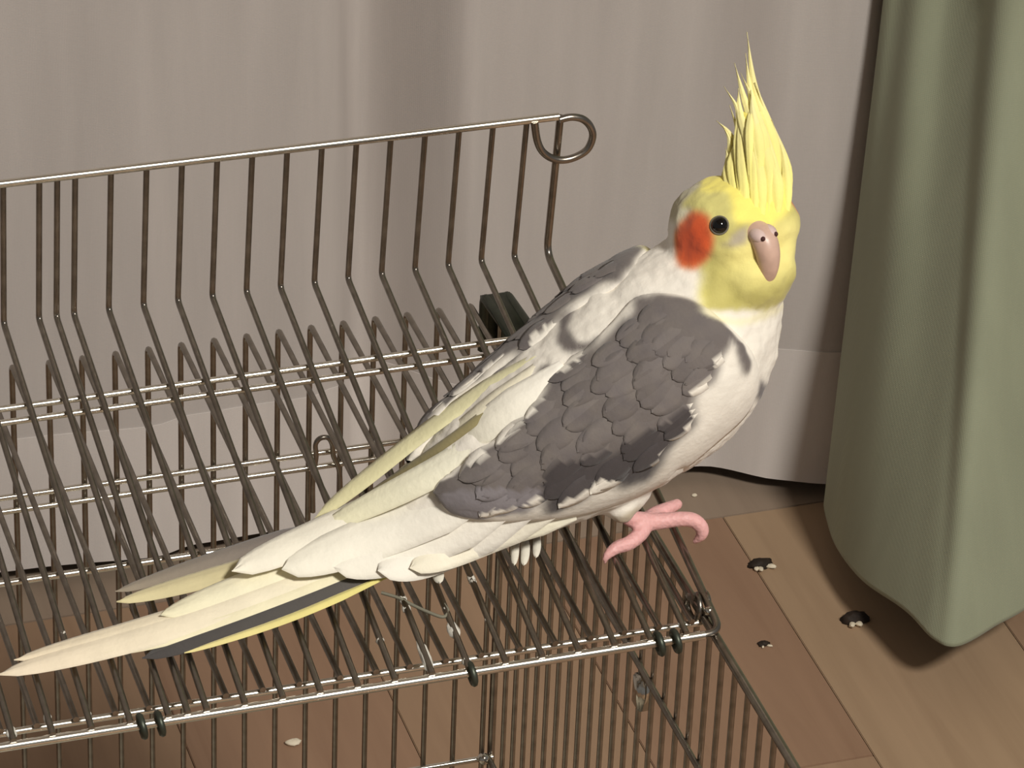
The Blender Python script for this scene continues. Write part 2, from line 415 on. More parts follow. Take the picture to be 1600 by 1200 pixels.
# dark folded clip on the back corner, twin wires inside it
def clip_mesh():
    parts = []
    for x in (-.0062, .0022):
        parts.append(tube_data(bend([(x, .0015, -.022), (x, .0015, .0016), (x + .002, -.040, .0016)], .003, 4), .0021, 8))
    w0, w1 = -.0075, .0032
    V = [Vector(p) for p in ((w0, .0032, -.02), (w1, .0032, -.02), (w0, .0032, .0015), (w1, .0032, .0015), (w0, -.0, .0034), (w1, -.0, .0034), (w0, -.036, .0024), (w1 + .002, -.036, .0024))]
    V2 = [p + Vector((0, -.0012 if i < 4 else 0, -.0012 if i >= 2 else 0)) for i, p in enumerate(V)]
    Fq = []
    for i in (0, 2, 4): Fq.append((i, i + 1, i + 3, i + 2)); Fq.append((8 + i, 8 + i + 2, 8 + i + 3, 8 + i + 1)); Fq.append((i, i + 2, i + 10, i + 8)); Fq.append((i + 1, i + 9, i + 11, i + 3))
    Fq.append((0, 8, 9, 1)); Fq.append((6, 7, 15, 14))
    parts.append((V + V2, Fq)); return merge(parts)
v, f = clip_mesh(); link('corner_clip', from_py('corner_clip', v, f), M['clip'], cage)['label'] = 'dark green folded corner clip'
# hanging hook with a round loop on the back wall
hp = [hit(u, v, 1, -.006) for u, v in ((489, 800), (489, 750), (494, 715), (493, 695), (500, 685), (512, 684), (519, 694), (521, 712), (530, 735), (532, 775))]
tube('wire_hook', catmull(hp, 5), .0010, M['wire'], cage, 8)
# end coil and ball where the hinge rod ends, knobs along the rods
c0 = Vector((XR - .0005, -D7 + .004, .0015)); coil = []
for i in range(40):
    a = i / 39 * 2 * math.pi * 2.2; coil.append(c0 + Vector((-.0035 + i / 39 * .007, .0042 * math.sin(a), .0042 * math.cos(a))))
tube('hinge_coil', coil, .0010, M['wire'], cage, 8)
v, f = sphere_data((XR + .001, -D7 - .002, .0035), .0019); link('hinge_ball', from_py('hinge_ball', v, f), M['knob'], cage)
v, f = sphere_data((-.0005, -.003, ZB + .001), .0026); link('corner_knob', from_py('corner_knob', v, f), M['knob'], cage)
def ring(name, c, axis, R, r, mat, par, n=18):
    pts = []
    ax = Vector(axis).normalized(); u = ax.orthogonal().normalized(); w = ax.cross(u)
    for i in range(n + 1): a = 2 * math.pi * i / n; pts.append(Vector(c) + (u * math.cos(a) + w * math.sin(a)) * R)
    return tube(name, pts, r, M[mat], par, 7)

# ---- lid: an L-bent frame lying back over the roof
Y8, Z8, YK, ZK, YT, ZTp = -.2264, .0008 + .001, -.0328, .0381 + .001, -.0404, .0993 + .001
XL2 = XL - SL * 29
lidn = Vector((0, -(ZK - Z8), YK - Y8)).normalized()
lid = tube('lid', bend([(XL2, YT, ZTp), (XL2, YK, ZK), (XL2, Y8, Z8), (XL, Y8, Z8), (XL, YK, ZK), (XL, YT, ZTp)], .006, 5), .0014, M['wire'], cage, 10)
lid['label'] = 'bent wire lid flipped open, its upper part standing up'
lme = None
xs_l = [XL - j * SL for j in range(1, 29)] + [XL - 14.5 * SL]
for x in xs_l:
    if lme is None:
        pts = bend([(0, YT, ZTp - .001), (0, YK, ZK), Vector((0, Y8, Z8)) + lidn * .0022], .0025, 3)
        v, f = tube_data(pts, RW, 8); lme = from_py('lid_bar', v, f); lme.materials.append(M['wire'])
        for p in lme.polygons: p.use_smooth = len(p.vertices) <= 4
    o = bpy.data.objects.new('lid_bar', lme); COL.objects.link(o); o.parent = lid; o.matrix_parent_inverse = lid.matrix_world.inverted(); o.location = (x, 0, 0)
P8 = Vector((0, Y8, Z8)); PK = Vector((0, YK, ZK))
for t in (.207, .2422):
    c = PK.lerp(P8, t) - lidn * off
    rod(Vector((XL2, 0, 0)) + c, Vector((XL - .001, 0, 0)) + c, RR, 'lid_rod', lid)
rod(Vector((XL2, Y8, Z8)), Vector((XL - .006, Y8, Z8)), .00155, 'lid_rod', lid)
rod(Vector((XL2, YT - .001, ZTp + .0006)), Vector((XL - .001, YT - .001, ZTp + .0006)), .00150, 'lid_rod', lid)
lp = [hit(u, v, 1, YT - .002) for u, v in ((874, 187), (892, 183), (910, 186), (922, 197), (926, 213), (918, 233), (900, 245), (880, 250), (862, 247), (847, 236), (839, 218), (835, 190))]
tube('latch_loop', catmull(lp, 5), .0014, M['wire'], lid, 10)
for u, v in ((222, 1148), (250, 1141), (1030, 1008), (1056, 1003), (738, 1028)):
    q = hit(u, v, 1, Y8); ring('hinge_ring', (q.x, Y8, .0012), (1, 0, .15), .0034, .0012, 'clip', lid)
# side-door catch on the right wall
q = hit(1005, 1082, 0, XR)
me = box_mesh('door_catch', (q.x - .003, q.y - .004, q.z - .006), (q.x + .002, q.y + .004, q.z + .007), .0008); link('door_catch', me, M['knob'], cage)
# dried droppings stuck to the lid bars
def blob(name, c, sc, mat, par, seed, d=None, nz=.35):
    v, f = sphere_data((0, 0, 0), 1, 12, 8); out = []
    m = (d.to_track_quat('X', 'Z').to_matrix() if d is not None else Matrix.Identity(3))
    for p in v:
        k = 1 + nz * noise.noise(p * 1.6 + Vector((seed * 3.1, seed, 0)))
        out.append(Vector(c) + m @ Vector((p.x * sc[0] * k, p.y * sc[1] * k, p.z * sc[2] * k)))
    return link(name, from_py(name, out, f), M[mat], par)
ld_ = (P8 - PK).normalized()
drops = [(662, 1030, .0085, .0017), (718, 985, .0042, .002), (611, 957, .0018, .0014), (695, 955, .003, .0012), (636, 938, .0028, .0014), (734, 908, .0026, .0013), (766, 908, .0016, .0012),
         (744, 973, .0014, .0012), (47, 1143, .0032, .0018), (66, 1125, .0025, .0013), (160, 1115, .0022, .0012), (175, 1123, .002, .0014), (120, 990, .0014, .0012), (135, 1030, .0018, .0012), (565, 1008, .0016, .0014), (1081, 975, .0014, .0012), (700, 1040, .0018, .0014)]
for i, (u, v, a, b) in enumerate(drops):
    c = on_plane(u, v, P8 + lidn * .001, lidn)
    k = round((XL - c.x) / SL); x = XL - k * SL
    c = Vector((x, c.y, c.z)) + lidn * .0006
    blob('dried_dropping', c, (a, b, .0012), 'dropping', lid, i, ld_)

# ------------------------------------------------------------------ the bird
S0 = Vector((-.234, -.196, 0)); S1 = Vector((0, -.160, 0)); HD = (S1 - S0).normalized(); NR = Vector((HD.y, -HD.x, 0))   # NR: towards the bird's right (viewer) side
def sag(u, v, off=0): return on_plane(u, v, S0 + NR * off, NR)
bird = tag(empty('cockatiel', (0, -.160, .012)), 'pied grey and white cockatiel with yellow crest and orange cheek perched on the cage lid', 'bird')
MMPX = 1.40 / FPX
def ellipsoid(c, ax, r, nu=28, nv=18):
    v, f = sphere_data((0, 0, 0), 1, nu, nv)
    return [c + ax[0] * p.x * r[0] + ax[1] * p.y * r[1] + ax[2] * p.z * r[2] for p in v], f
# torso loft
spine = [((520, 868), 20, .95), ((600, 845), 40, .95), ((680, 797), 72, .95), ((760, 742), 112, .95), ((860, 684), 142, .96), ((960, 618), 160, .97), ((1040, 556), 162, .97), ((1092, 488), 142, .98), ((1125, 430), 108, 1.0), ((1140, 390), 88, 1.0)]
SP = [sag(*s[0]) for s in spine]; SPR = [s[1] * MMPX for s in spine]
cen = catmull(SP, 6)
rad = [q.x for q in catmull([Vector((r, 0, 0)) for r in SPR], 6)]
parts = []
Vb = []; Fb = []; nr = 36
for i, c in enumerate(cen):
    T = (cen[min(i + 1, len(cen) - 1)] - cen[max(0, i - 1)]).normalized(); U = NR.cross(T).normalized()
    if U.z < 0: U = -U
    for k in range(nr):
        a = 2 * math.pi * k / nr
        Vb.append(c + NR * math.cos(a) * rad[i] * .97 + U * math.sin(a) * rad[i] * 1.0)
for i in range(len(cen) - 1):
    for k in range(nr): Fb.append((i * nr + k, i * nr + (k + 1) % nr, (i + 1) * nr + (k + 1) % nr, (i + 1) * nr + k))
Fb.append(tuple(range(nr - 1, -1, -1))); Fb.append(tuple((len(cen) - 1) * nr + k for k in range(nr)))
parts.append((Vb, Fb))
# head frame
HA = math.radians(-70)
HF = Vector((math.cos(HA), math.sin(HA), -.05)).normalized(); HU = Vector((0, 0, 1)); HR = HF.cross(HU).normalized(); HU = HR.cross(HF)
HC = sag(1142, 372)
AX = (HF, HR, HU)
TC = (ROT[2]).normalized()   # towards the viewer
def hp_(u, v, depth=0):      # point on the plane through the head centre that faces the photographer, moved by depth along HF
    n = Vector((TC.x, TC.y, TC.z)).normalized(); return on_plane(u, v, HC, n) + HF * depth
parts.append(ellipsoid(hp_(1131, 362), AX, (.0200, .0182, .0182)))
parts.append(ellipsoid(hp_(1160, 425, .002), AX, (.0150, .0165, .0145)))
parts.append(ellipsoid(hp_(1190, 338, .004), AX, (.0110, .0105, .0085)))
parts.append(ellipsoid(hp_(1207, 378, .002), AX, (.0080, .0060, .0085)))
parts.append(ellipsoid(hp_(1205, 415, .003), AX, (.0078, .0056, .0090)))
# solid core of the crest
for (u, v, r) in ((1180, 320, 48), (1176, 285, 43), (1174, 255, 36), (1172, 228, 29), (1168, 203, 22), (1164, 180, 15)):
    parts.append(ellipsoid(hp_(u, v, .002), AX, (r * MMPX * 1.12, r * MMPX * .95, r * MMPX)))
# thighs
for s in (1, -1):
    a = sag(970, 765, .013 * s); b = on_plane(972, 806, P8 + lidn * .014, lidn) if s == 1 else None
    if b is None: b = a + (on_plane(972, 806, P8 + lidn * .014, lidn) - sag(970, 765, .013))
    for t in (0, .3, .6, .85): parts.append(ellipsoid(a.lerp(b, t), (HD, NR, Vector((0, 0, 1))), (.0115 - .0080 * t, .0090 - .006 * t, .0095 - .006 * t), 14, 10))
v, f = merge(parts)
tmp_me = from_py('tmp', v, f); tmp = bpy.data.objects.new('tmp', tmp_me); COL.objects.link(tmp)
rm = tmp.modifiers.new('r', 'REMESH'); rm.mode = 'VOXEL'; rm.voxel_size = .0011
sm = tmp.modifiers.new('s', 'SMOOTH'); sm.iterations = 14; sm.factor = .5
bpy.context.view_layer.update()
dg = bpy.context.evaluated_depsgraph_get()
body_me = bpy.data.meshes.new_from_object(tmp.evaluated_get(dg)); bpy.data.objects.remove(tmp, do_unlink=True)
# fluffed surface
body_me.update()
nrm = [vv.normal.copy() for vv in body_me.vertices]
for i, vv in enumerate(body_me.vertices):
    p = vv.co; vv.co = p + nrm[i] * (.0007 * noise.noise(p * 130) + .0004 * noise.noise(p * 330))
body_me.update()
BV = BVHTree.FromPolygons([vv.co.copy() for vv in body_me.vertices], [tuple(p.vertices) for p in body_me.polygons])
def surf(u, v, offset=0.0):
    d = ray(u, v).normalized(); h_, n, i, dist = BV.ray_cast(CAM, d)
    if h_ is None:
        q = sag(u, v, 0); h_, n, i, dist = BV.find_nearest(q)
    return h_ + n * offset, n

# ---- plumage markings and painted belly shade, drawn as shapes on the bird's own surface (right flank; the far flank mirrors it)
def inpoly(P, x, y):
    c = False; n = len(P); j = n - 1
    for i in range(n):
        xi, yi = P[i]; xj, yj = P[j]
        if (yi > y) != (yj > y) and x < (xj - xi) * (y - yi) / (yj - yi) + xi: c = not c
        j = i
    return c
WHITE = (238, 231, 218); CREAM = (236, 228, 186); LEMON = (232, 222, 160); GREY = (104, 97, 96); DGREY = (72, 66, 66); LGREY = (128, 122, 124)
YEL = (246, 232, 120); OLIVE = (214, 204, 116); PALE = (226, 220, 190); ORANGE = (212, 96, 50); LORE = (176, 164, 142); BELLY_SHADE = (186, 172, 148)
DARK1 = [(990, 465), (1030, 460), (1085, 470), (1101, 489), (1130, 514), (1162, 540), (1168, 565), (1152, 584), (1146, 562), (1137, 531), (1123, 555), (1117, 582), (1095, 600), (1080, 615), (1074, 640), (1083, 655), (1066, 672), (1048, 662), (1028, 672),
         (1026, 690), (1036, 706), (1015, 732), (1003, 750), (992, 736), (968, 756), (940, 746), (898, 778), (860, 797), (849, 790), (846, 768), (828, 786), (790, 797), (740, 803), (704, 797), (682, 776), (684, 764), (710, 744), (760, 708), (800, 678), (846, 628),
         (862, 603), (836, 610), (831, 600), (838, 584), (856, 566), (866, 582), (900, 566), (940, 536), (958, 512), (992, 489)]
DARKER = [(1040, 660), (1075, 640), (1083, 655), (1036, 706), (1003, 750), (968, 756), (940, 746), (898, 778), (860, 797), (849, 790), (850, 745), (870, 722), (930, 715), (985, 690)]
TIPGREY = [(846, 768), (828, 786), (790, 797), (740, 803), (704, 797), (690, 778), (730, 760), (800, 765)]
DARK2 = [(880, 440), (935, 405), (915, 440), (895, 480), (888, 510), (905, 532), (945, 527), (912, 548), (888, 552), (870, 536), (873, 500), (850, 515), (820, 545), (800, 565), (770, 590), (740, 600), (800, 530), (840, 485)]
DARK3 = [(1185, 590), (1196, 600), (1192, 640), (1180, 620)]
def srgb_mix(a, b, t): return tuple(a[i] + (b[i] - a[i]) * t for i in range(3))
def colour_at(u, v, nz, far=False):
    n1 = noise.noise(Vector((u * .035, v * .035, 1.7))) * 6 + noise.noise(Vector((u * .11, v * .11, 5.7))) * 3
    n2 = noise.noise(Vector((u * .035, v * .035, 8.2))) * 6 + noise.noise(Vector((u * .11, v * .11, 3.1))) * 3
    x, y = u + n1, v + n2
    # head
    hx = (u - 1150) / 98; hy = (v - 385) / 106
    head = hx * hx + hy * hy
    if far and v < 364 and u > 1120: return YEL
    if v < 300 and u > 1095: return YEL
    if v < 362 and u > 1140 + (v - 300) * .15 and y < 345 + (u - 1140) * .2: return YEL
    if head < 1.12 or (u > 1100 and v < 470 + n1):
        dx, dy = (x - u) * .5 + u - 1084, (y - v) * .5 + v - 376
        c_, s_ = math.cos(-.12), math.sin(-.12); ex = (dx * c_ - dy * s_) / 28; ey = (dx * s_ + dy * c_) / 43
        e = ex * ex + ey * ey
        if e < 1: return srgb_mix((202, 80, 40), ORANGE, min(1, e))
        if e < 1.22: return (228, 150, 92)
        if u < 1082 and v > 325: return PALE if v < 350 else WHITE
        if u < 1104 and v > 405: return srgb_mix(WHITE, OLIVE, max(0, min(1, (x - 1086) / 18)))
        if v > 486 + n1: return WHITE
        if not far and 1108 < x < 1168 and 356 < y < 384 and y > 392 - (x - 1108) * .62: return LORE
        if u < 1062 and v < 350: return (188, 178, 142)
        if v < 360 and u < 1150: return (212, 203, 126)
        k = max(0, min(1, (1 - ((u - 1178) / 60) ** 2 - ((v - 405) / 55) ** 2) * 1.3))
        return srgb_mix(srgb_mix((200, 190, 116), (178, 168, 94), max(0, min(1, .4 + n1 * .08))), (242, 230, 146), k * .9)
    if head < 1.35 and u > 1095 and v < 515: return (240, 232, 196)
    if v < 345 and u > 1030 + (345 - v) * .2: return (200, 192, 160)
    if inpoly(DARKER, x, y): return DGREY
    if inpoly(DARK1, x, y):
        if inpoly(TIPGREY, x, y): return LGREY
        k = noise.noise(Vector((u * .05, v * .05, 12.0)))
        return srgb_mix(GREY, (116, 108, 102), .5 + k * .6)
    if inpoly(DARK2, x, y): return (112, 104, 100)
    if inpoly(DARK3, x, y): return GREY
    if y > 838 - (x - 900) * .46 and u > 830: return BELLY_SHADE  # taupe underside: shade under the belly put into the plumage colour
    return WHITE
def set_cols(me, fn, blur=0):
    ca = me.color_attributes.new('Col', 'FLOAT_COLOR', 'POINT')
    arr = np.empty(len(me.vertices) * 4, dtype=np.float32)
    for i, vv in enumerate(me.vertices):
        arr[i * 4:i * 4 + 3] = s2l(fn(vv)); arr[i * 4 + 3] = 1
    if blur:
        ed = np.empty(len(me.edges) * 2, dtype=np.int32); me.edges.foreach_get('vertices', ed); ed = ed.reshape(-1, 2)
        c = arr.reshape(-1, 4); deg = np.bincount(ed.ravel(), minlength=len(c)).astype(np.float32)[:, None] + 1
        for _ in range(blur):
            acc = c.copy(); np.add.at(acc, ed[:, 0], c[ed[:, 1]]); np.add.at(acc, ed[:, 1], c[ed[:, 0]]); c = acc / deg
        arr = np.ascontiguousarray(c, dtype=np.float32).ravel()
    ca.data.foreach_set('color', arr)
def mirror(p): return p - NR * 2 * (p - S0).dot(NR)
def body_col(vv):
    p = vv.co; dh = (p - HC).length; far = False
    if dh < .030:
        d = (p - HC).dot(HR)          # HR points to the bird's own right side of the face
        if d < 0: p = p - HR * 2 * d; far = True
    elif vv.normal.dot(CAM - p) < 0: p = mirror(p)
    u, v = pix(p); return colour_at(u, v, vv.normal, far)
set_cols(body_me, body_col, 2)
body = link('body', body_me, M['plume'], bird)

# ---- feather blade: closed thin mesh with camber and quill ridge
def blade(pts, nrms, width, camber=.12, th=.00035, n=12, prof=None, wsub=6, tipsharp=.8):
    c = catmull(pts, max(3, n // (len(pts) - 1))); m = len(c)
    nn = catmull(nrms, max(3, n // (len(nrms) - 1))) if len(nrms) == len(pts) else [nrms[0]] * m
    V = []; Fc = []; q = wsub + 1
    for s in (1, -1):
        for i in range(m):
            t = i / (m - 1); T = (c[min(i + 1, m - 1)] - c[max(0, i - 1)]).normalized()
            N = (nn[i] - T * nn[i].dot(T)).normalized(); Lr = T.cross(N).normalized()
            w = (prof(t) if prof else min(1, .35 + t * 2.2) * (1 - t ** 5) ** tipsharp) * width * .5
            for k in range(q):
                x = k / wsub * 2 - 1
                z = -camber * 2 * w * x * x + (.0003 if abs(x) < .01 else 0) + s * th * .5 * (1 - .8 * abs(x))
                V.append(c[i] + Lr * x * w + N * z)
    o = m * q
    for i in range(m - 1):
        for k in range(wsub):
            a = i * q + k; Fc.append((a, a + 1, a + q + 1, a + q)); Fc.append((o + a, o + a + q, o + a + q + 1, o + a + 1))
    for i in range(m - 1):
        a = i * q; Fc.append((a, a + q, o + a + q, o + a)); a += wsub; Fc.append((a, o + a, o + a + q, a + q))
    for k in range(wsub):
        Fc.append((k, o + k, o + k + 1, k + 1)); a = (m - 1) * q + k; Fc.append((a, a + 1, o + a + 1, o + a))
    return V, Fc
def feather(name, V, Fc, col, parent):
    me = from_py(name, V, Fc); set_cols(me, col if callable(col) else (lambda vv: col)); return link(name, me, M['plume'], parent)
MATW = 1.39 / FPX
# ---- tail
TB = sag(640, 835); TT = on_plane(0, 1052, P8 + lidn * .0050, lidn); tdir = (TB - TT).normalized()
tn = (lidn - tdir * lidn.dot(tdir)).normalized()
if tn.z < 0: tn = -tn
def tailp(u, v, lay): return on_plane(u, v, TB + tn * lay, tn)
def grad(c0, c1, a, b):
    ax = (b - a); L2 = ax.length_squared
    return lambda vv: srgb_mix(c0, c1, max(0, min(1, (vv.co - a).dot(ax) / L2)))
tails = [  # pixel path root -> tip, width px, layer mm, colours
    ([(520, 815), (380, 858), (180, 925)], 36, -1.2, (112, 104, 102), (150, 138, 120)),
    ([(560, 830), (380, 885), (182, 941)], 42, -.8, (190, 178, 140), (216, 204, 160)),
    ([(630, 888), (460, 962), (288, 1021)], 16, -.9, (228, 216, 130), (228, 214, 150)),
    ([(620, 876), (430, 950), (222, 1029)], 50, -1.1, (92, 88, 84), (72, 68, 66)),
    ([(620, 860), (390, 950), (163, 1022)], 46, -.3, (240, 232, 200), (236, 226, 190)),
    ([(600, 845), (300, 955), (22, 1032)], 46, .0, (240, 232, 204), (230, 214, 186)),
    ([(620, 842), (320, 958), (-4, 1055)], 60, .5, (242, 235, 208), (232, 216, 190)),
    ([(600, 838), (420, 898), (250, 962)], 56, 1.0, (242, 236, 212), (238, 230, 196)),
]
for path, w, lay, c0, c1 in tails:
    P = [tailp(u, v, lay * .001) for u, v in path]
    V, Fc = blade(P, [tn] * 3, w * MATW, .10, .0005, 24, None, 6, .6)
    feather('tail_feather', V, Fc, grad(c0, c1, P[0], P[-1]), bird)
# ---- wings: a feathered shield over the flank plus long flight feathers
UP = [(1160, 530), (1125, 498), (1085, 468), (1035, 458), (990, 466), (955, 503), (910, 548), (862, 590), (820, 645), (770, 690), (722, 726), (697, 746), (684, 764)]
LO = [(1160, 530), (1182, 565), (1184, 608), (1166, 650), (1122, 692), (1060, 742), (1000, 776), (940, 797), (880, 808), (820, 811), (765, 810), (712, 801), (684, 778)]
UPc = catmull([Vector((*p, 0)) for p in UP], 8); LOc = catmull([Vector((*p, 0)) for p in LO], 8)
def wing_surface(u, v, s, t):
    e = min(1, 4 * min(t, 1 - t) + .0); e2 = min(1, s * 6, (1 - s) * 5 + .3)
    lift = .0042 * (math.sin(t * math.pi) ** .6 if 0 < t < 1 else 0) * e2
    lift += .0024 * max(0, (s - .55) / .45)
    return lift
def wing_mesh(mir):
    V = []; Fc = []; ns = len(UPc); nt_ = 48; uv = []
    for i in range(ns):
        for j in range(nt_ + 1):
            t = j / nt_; q = UPc[i].lerp(LOc[i], t); p, n = surf(q.x, q.y)
            V.append(p + n * wing_surface(q.x, q.y, i / (ns - 1), t)); uv.append((q.x, q.y))
    top = len(V)
    for i in range(ns):
        for j in range(nt_ + 1):
            q = UPc[i].lerp(LOc[i], j / nt_); p, n = surf(q.x, q.y); V.append(p - n * .0006); uv.append((q.x, q.y))
    W = nt_ + 1
    for i in range(ns - 1):
        for j in range(nt_):
            a = i * W + j; Fc.append((a, a + 1, a + W + 1, a + W)); Fc.append((top + a, top + a + W, top + a + W + 1, top + a + 1))
        a = i * W; Fc.append((a, a + W, top + a + W, top + a)); a += nt_; Fc.append((a, top + a, top + a + W, a + W))
    for _ in range(3):      # relax the ray-cast steps
        V2 = list(V)
        for i in range(1, ns - 1):
            for j in range(1, nt_):
                a = i * W + j; V2[a] = V[a] * .4 + (V[a - 1] + V[a + 1] + V[a - W] + V[a + W]) * .15
        V = V2
    if mir: V = [mirror(p) for p in V]
    return V, Fc, uv, ns, W
wings = []
for mir in (False, True):
    V, Fc, uv, ns, W = wing_mesh(mir)
    me = from_py('wing', V, Fc if not mir else [tuple(reversed(q)) for q in Fc])
    cols = [colour_at(a, b, None) for a, b in uv]
    set_cols(me, lambda vv: cols[vv.index], 2)
    wings.append(link('wing', me, M['plume'], bird))
    if not mir: WV, Wns, WW, Wuv = V, ns, W, uv
# covert feathers laid in rows over the shield, each a small rounded blade
WBV = BVHTree.FromPolygons(WV[:Wns * WW], [(i * WW + j, i * WW + j + 1, (i + 1) * WW + j + 1, (i + 1) * WW + j) for i in range(Wns - 1) for j in range(WW - 1)])
def wsurf(u, v):
    h_, n, i, d_ = WBV.ray_cast(CAM, ray(u, v).normalized())
    if h_ is None: return None
    if n.dot(CAM - h_) < 0: n = -n
    return h_, n
covs = []
rows = [(.06, 12), (.13, 15), (.21, 17), (.29, 17), (.37, 16), (.45, 15), (.53, 13), (.61, 11), (.69, 9), (.77, 7)]
for ri, (s, cnt) in enumerate(rows):
    for j in range(cnt):
        t = (j + .5 + (.5 if ri % 2 else 0)) / (cnt + .5)
        if not .03 < t < .97: continue
        si = s * (Wns - 1); i0 = int(si); q = UPc[i0].lerp(UPc[i0 + 1], si - i0).lerp(LOc[i0].lerp(LOc[i0 + 1], si - i0), t)
        covs.append((q.x + random.uniform(-12, 12), q.y + random.uniform(-12, 12), 46 + 22 * s + random.uniform(-6, 6)))
for u, v, L in covs:
    du, dv = -.80, .60
    if colour_at(u, v, None)[0] > 150: continue
    ok = True; P = []; Nn = []
    for k, lift in ((-.7, -.0006), (.1, .00025), (.72, .0004)):
        h_ = wsurf(u + du * L * k, v + dv * L * k)
        if h_ is None: ok = False; break
        P.append(h_[0] + h_[1] * lift); Nn.append(h_[1])
    if not ok: continue
    V, Fc = blade(P, Nn, L * .74 * MATW, .03, .0002, 16, lambda t: (min(1, .5 + t * 1.2) * (1 - t ** 4) ** .6), 4)
    k = random.uniform(-5, 5)
    def cf(vv, k=k, u=u, v=v):
        a, b = pix(vv.co); c = colour_at(a, b, None); return tuple(max(0, x + k) for x in c)
    f1 = feather('covert_feather', V, Fc, cf, wings[0])
    me2 = f1.data.copy()
    for vv in me2.vertices: vv.co = mirror(vv.co)
    me2.flip_normals(); o2 = bpy.data.objects.new('covert_feather', me2); COL.objects.link(o2); o2.parent = wings[1]; o2.matrix_parent_inverse = wings[1].matrix_world.inverted()
# long flight feathers: root on the flank, tip over the tail
flights = [  # root, mid, tip pixels, width, lift mm
    ((790, 700), (600, 795), (362, 893), 70, 3.0, (240, 234, 220), (240, 233, 214)),
    ((800, 745), (620, 825), (440, 890), 80, 2.5, (240, 234, 222), (240, 234, 216)),
    ((820, 770), (660, 838), (520, 887), 84, 2.0, (240, 234, 222), (240, 234, 218)),
    ((840, 785), (700, 845), (590, 892), 78, 1.5, (240, 234, 222), (240, 234, 220)),
    ((870, 796), (755, 836), (640, 888), 56, 1.0, (240, 234, 216), (238, 230, 208)),
    ((900, 806), (810, 826), (725, 858), 34, .8, (232, 226, 206), (236, 230, 200)),
    ((820, 650), (680, 740), (505, 822), 50, 2.6, (240, 236, 222), (238, 232, 196)),
    ((880, 570), (760, 665), (610, 760), 56, 1.4, (240, 234, 222), (240, 234, 206)),
]
def rearp(u, v, lift):
    d = ray(u, v).normalized(); h_, n, i, dist = BV.ray_cast(CAM, d)
    pt = tailp(u, v, .003 + lift)
    if h_ is not None:
        pb = h_ + n * (lift + .0008)
        if (pb - CAM).length < (pt - CAM).length: return pb, n
    return pt, tn
for fi, (a, b, c, w, lift, c0, c1) in enumerate(flights):
    Q = [rearp(*p, lf * .001) for p, lf in ((a, -.6), (b, lift * .45), (c, lift))]
    P = [q[0] for q in Q]; Nn = [(q[1] + tn + TC * .8).normalized() for q in Q]
    V, Fc = blade(P, Nn, w * MATW, .10, .0005, 20, None, 6, .45)
    f1 = feather('flight_feather', V, Fc, grad(c0, c1, P[0], P[-1]), wings[0])
    if fi in (4, 5):
        me2 = f1.data.copy()
        for vv in me2.vertices: vv.co = mirror(vv.co)
        me2.flip_normals(); o2 = bpy.data.objects.new('flight_feather', me2); COL.objects.link(o2); o2.parent = wings[1]; o2.matrix_parent_inverse = wings[1].matrix_world.inverted()
# feathers of the far wing that show along the back
for path, w, lift, c0, c1 in [
        ([(868, 470), (770, 575), (630, 695)], 30, .2, (106, 98, 96), (84, 76, 78)),
        ([(845, 550), (700, 655), (492, 810)], 40, 1.0, (226, 220, 178), (226, 218, 172)),
        ([(835, 575), (720, 680), (560, 782)], 16, .8, (150, 140, 100), (140, 128, 92)),
        ([(850, 560), (740, 660), (610, 750)], 40, .4, (238, 230, 206), (236, 228, 196))]:
    Q = [rearp(u, v, lf * .001) for (u, v), lf in zip(path, (-1.6, lift, lift))]; P = [q[0] for q in Q]; Nn = [(q[1] + TC * .4).normalized() for q in Q]
    V, Fc = blade(P, Nn, w * MATW, .06, .0005, 20, None, 4, .5)
    feather('flight_feather', V, Fc, grad(c0, c1, P[0], P[-1]), wings[1])
# ---- crest
crest = [([(1214, 338), (1205, 235), (1174, 138), (1161, 46)], 26), ([(1200, 335), (1192, 230), (1166, 145), (1157, 78)], 22), ([(1186, 330), (1184, 225), (1154, 150), (1138, 92)], 22),
         ([(1178, 322), (1172, 215), (1163, 150), (1146, 106)], 14), ([(1160, 318), (1156, 230), (1140, 165), (1118, 126)], 16), ([(1146, 308), (1144, 240), (1134, 205), (1113, 184)], 16),
         ([(1134, 302), (1132, 250), (1132, 215), (1122, 192)], 14), ([(1226, 350), (1218, 265), (1194, 190), (1170, 122)], 24), ([(1183, 345), (1178, 250), (1160, 180), (1142, 130)], 24),
         ([(1204, 350), (1198, 265), (1178, 190), (1160, 132)], 26), ([(1152, 322), (1150, 260), (1148, 210), (1134, 160)], 20), ([(1168, 340), (1166, 265), (1160, 205), (1150, 160)], 22),
         ([(1122, 296), (1124, 268), (1127, 242), (1124, 224)], 14), ([(1216, 356), (1210, 290), (1194, 215), (1176, 165)], 24), ([(1194, 356), (1188, 290), (1176, 215), (1160, 150)], 24),
         ([(1142, 318), (1140, 275), (1140, 235), (1128, 200)], 18), ([(1172, 352), (1170, 290), (1164, 235), (1152, 190)], 22), ([(1230, 352), (1226, 300), (1214, 235), (1196, 180)], 18)]
for ci, (path, w) in enumerate(crest):
    P = []
    for i, (u, v) in enumerate(path):
        h_, n, _, _ = BV.ray_cast(CAM, ray(u, v).normalized())
        back = (-.0016, .0008 + .0003 * (ci % 4), .0008, 0)[i]
        P.append(h_ + n * back if h_ is not None else hp_(u, v, .002 + .0006 * (ci % 5)))
    V, Fc = blade(P, [TC] * 4, w * MATW * 1.35, .08, .0006, 24, lambda t: max(.04, min(1, .2 + 2.2 * t) * (1 - t ** 1.25) ** 1.15), 6)
    feather('crest_feather', V, Fc, grad((248, 236, 128), (240, 230, 170), P[0], P[-1]), bird)
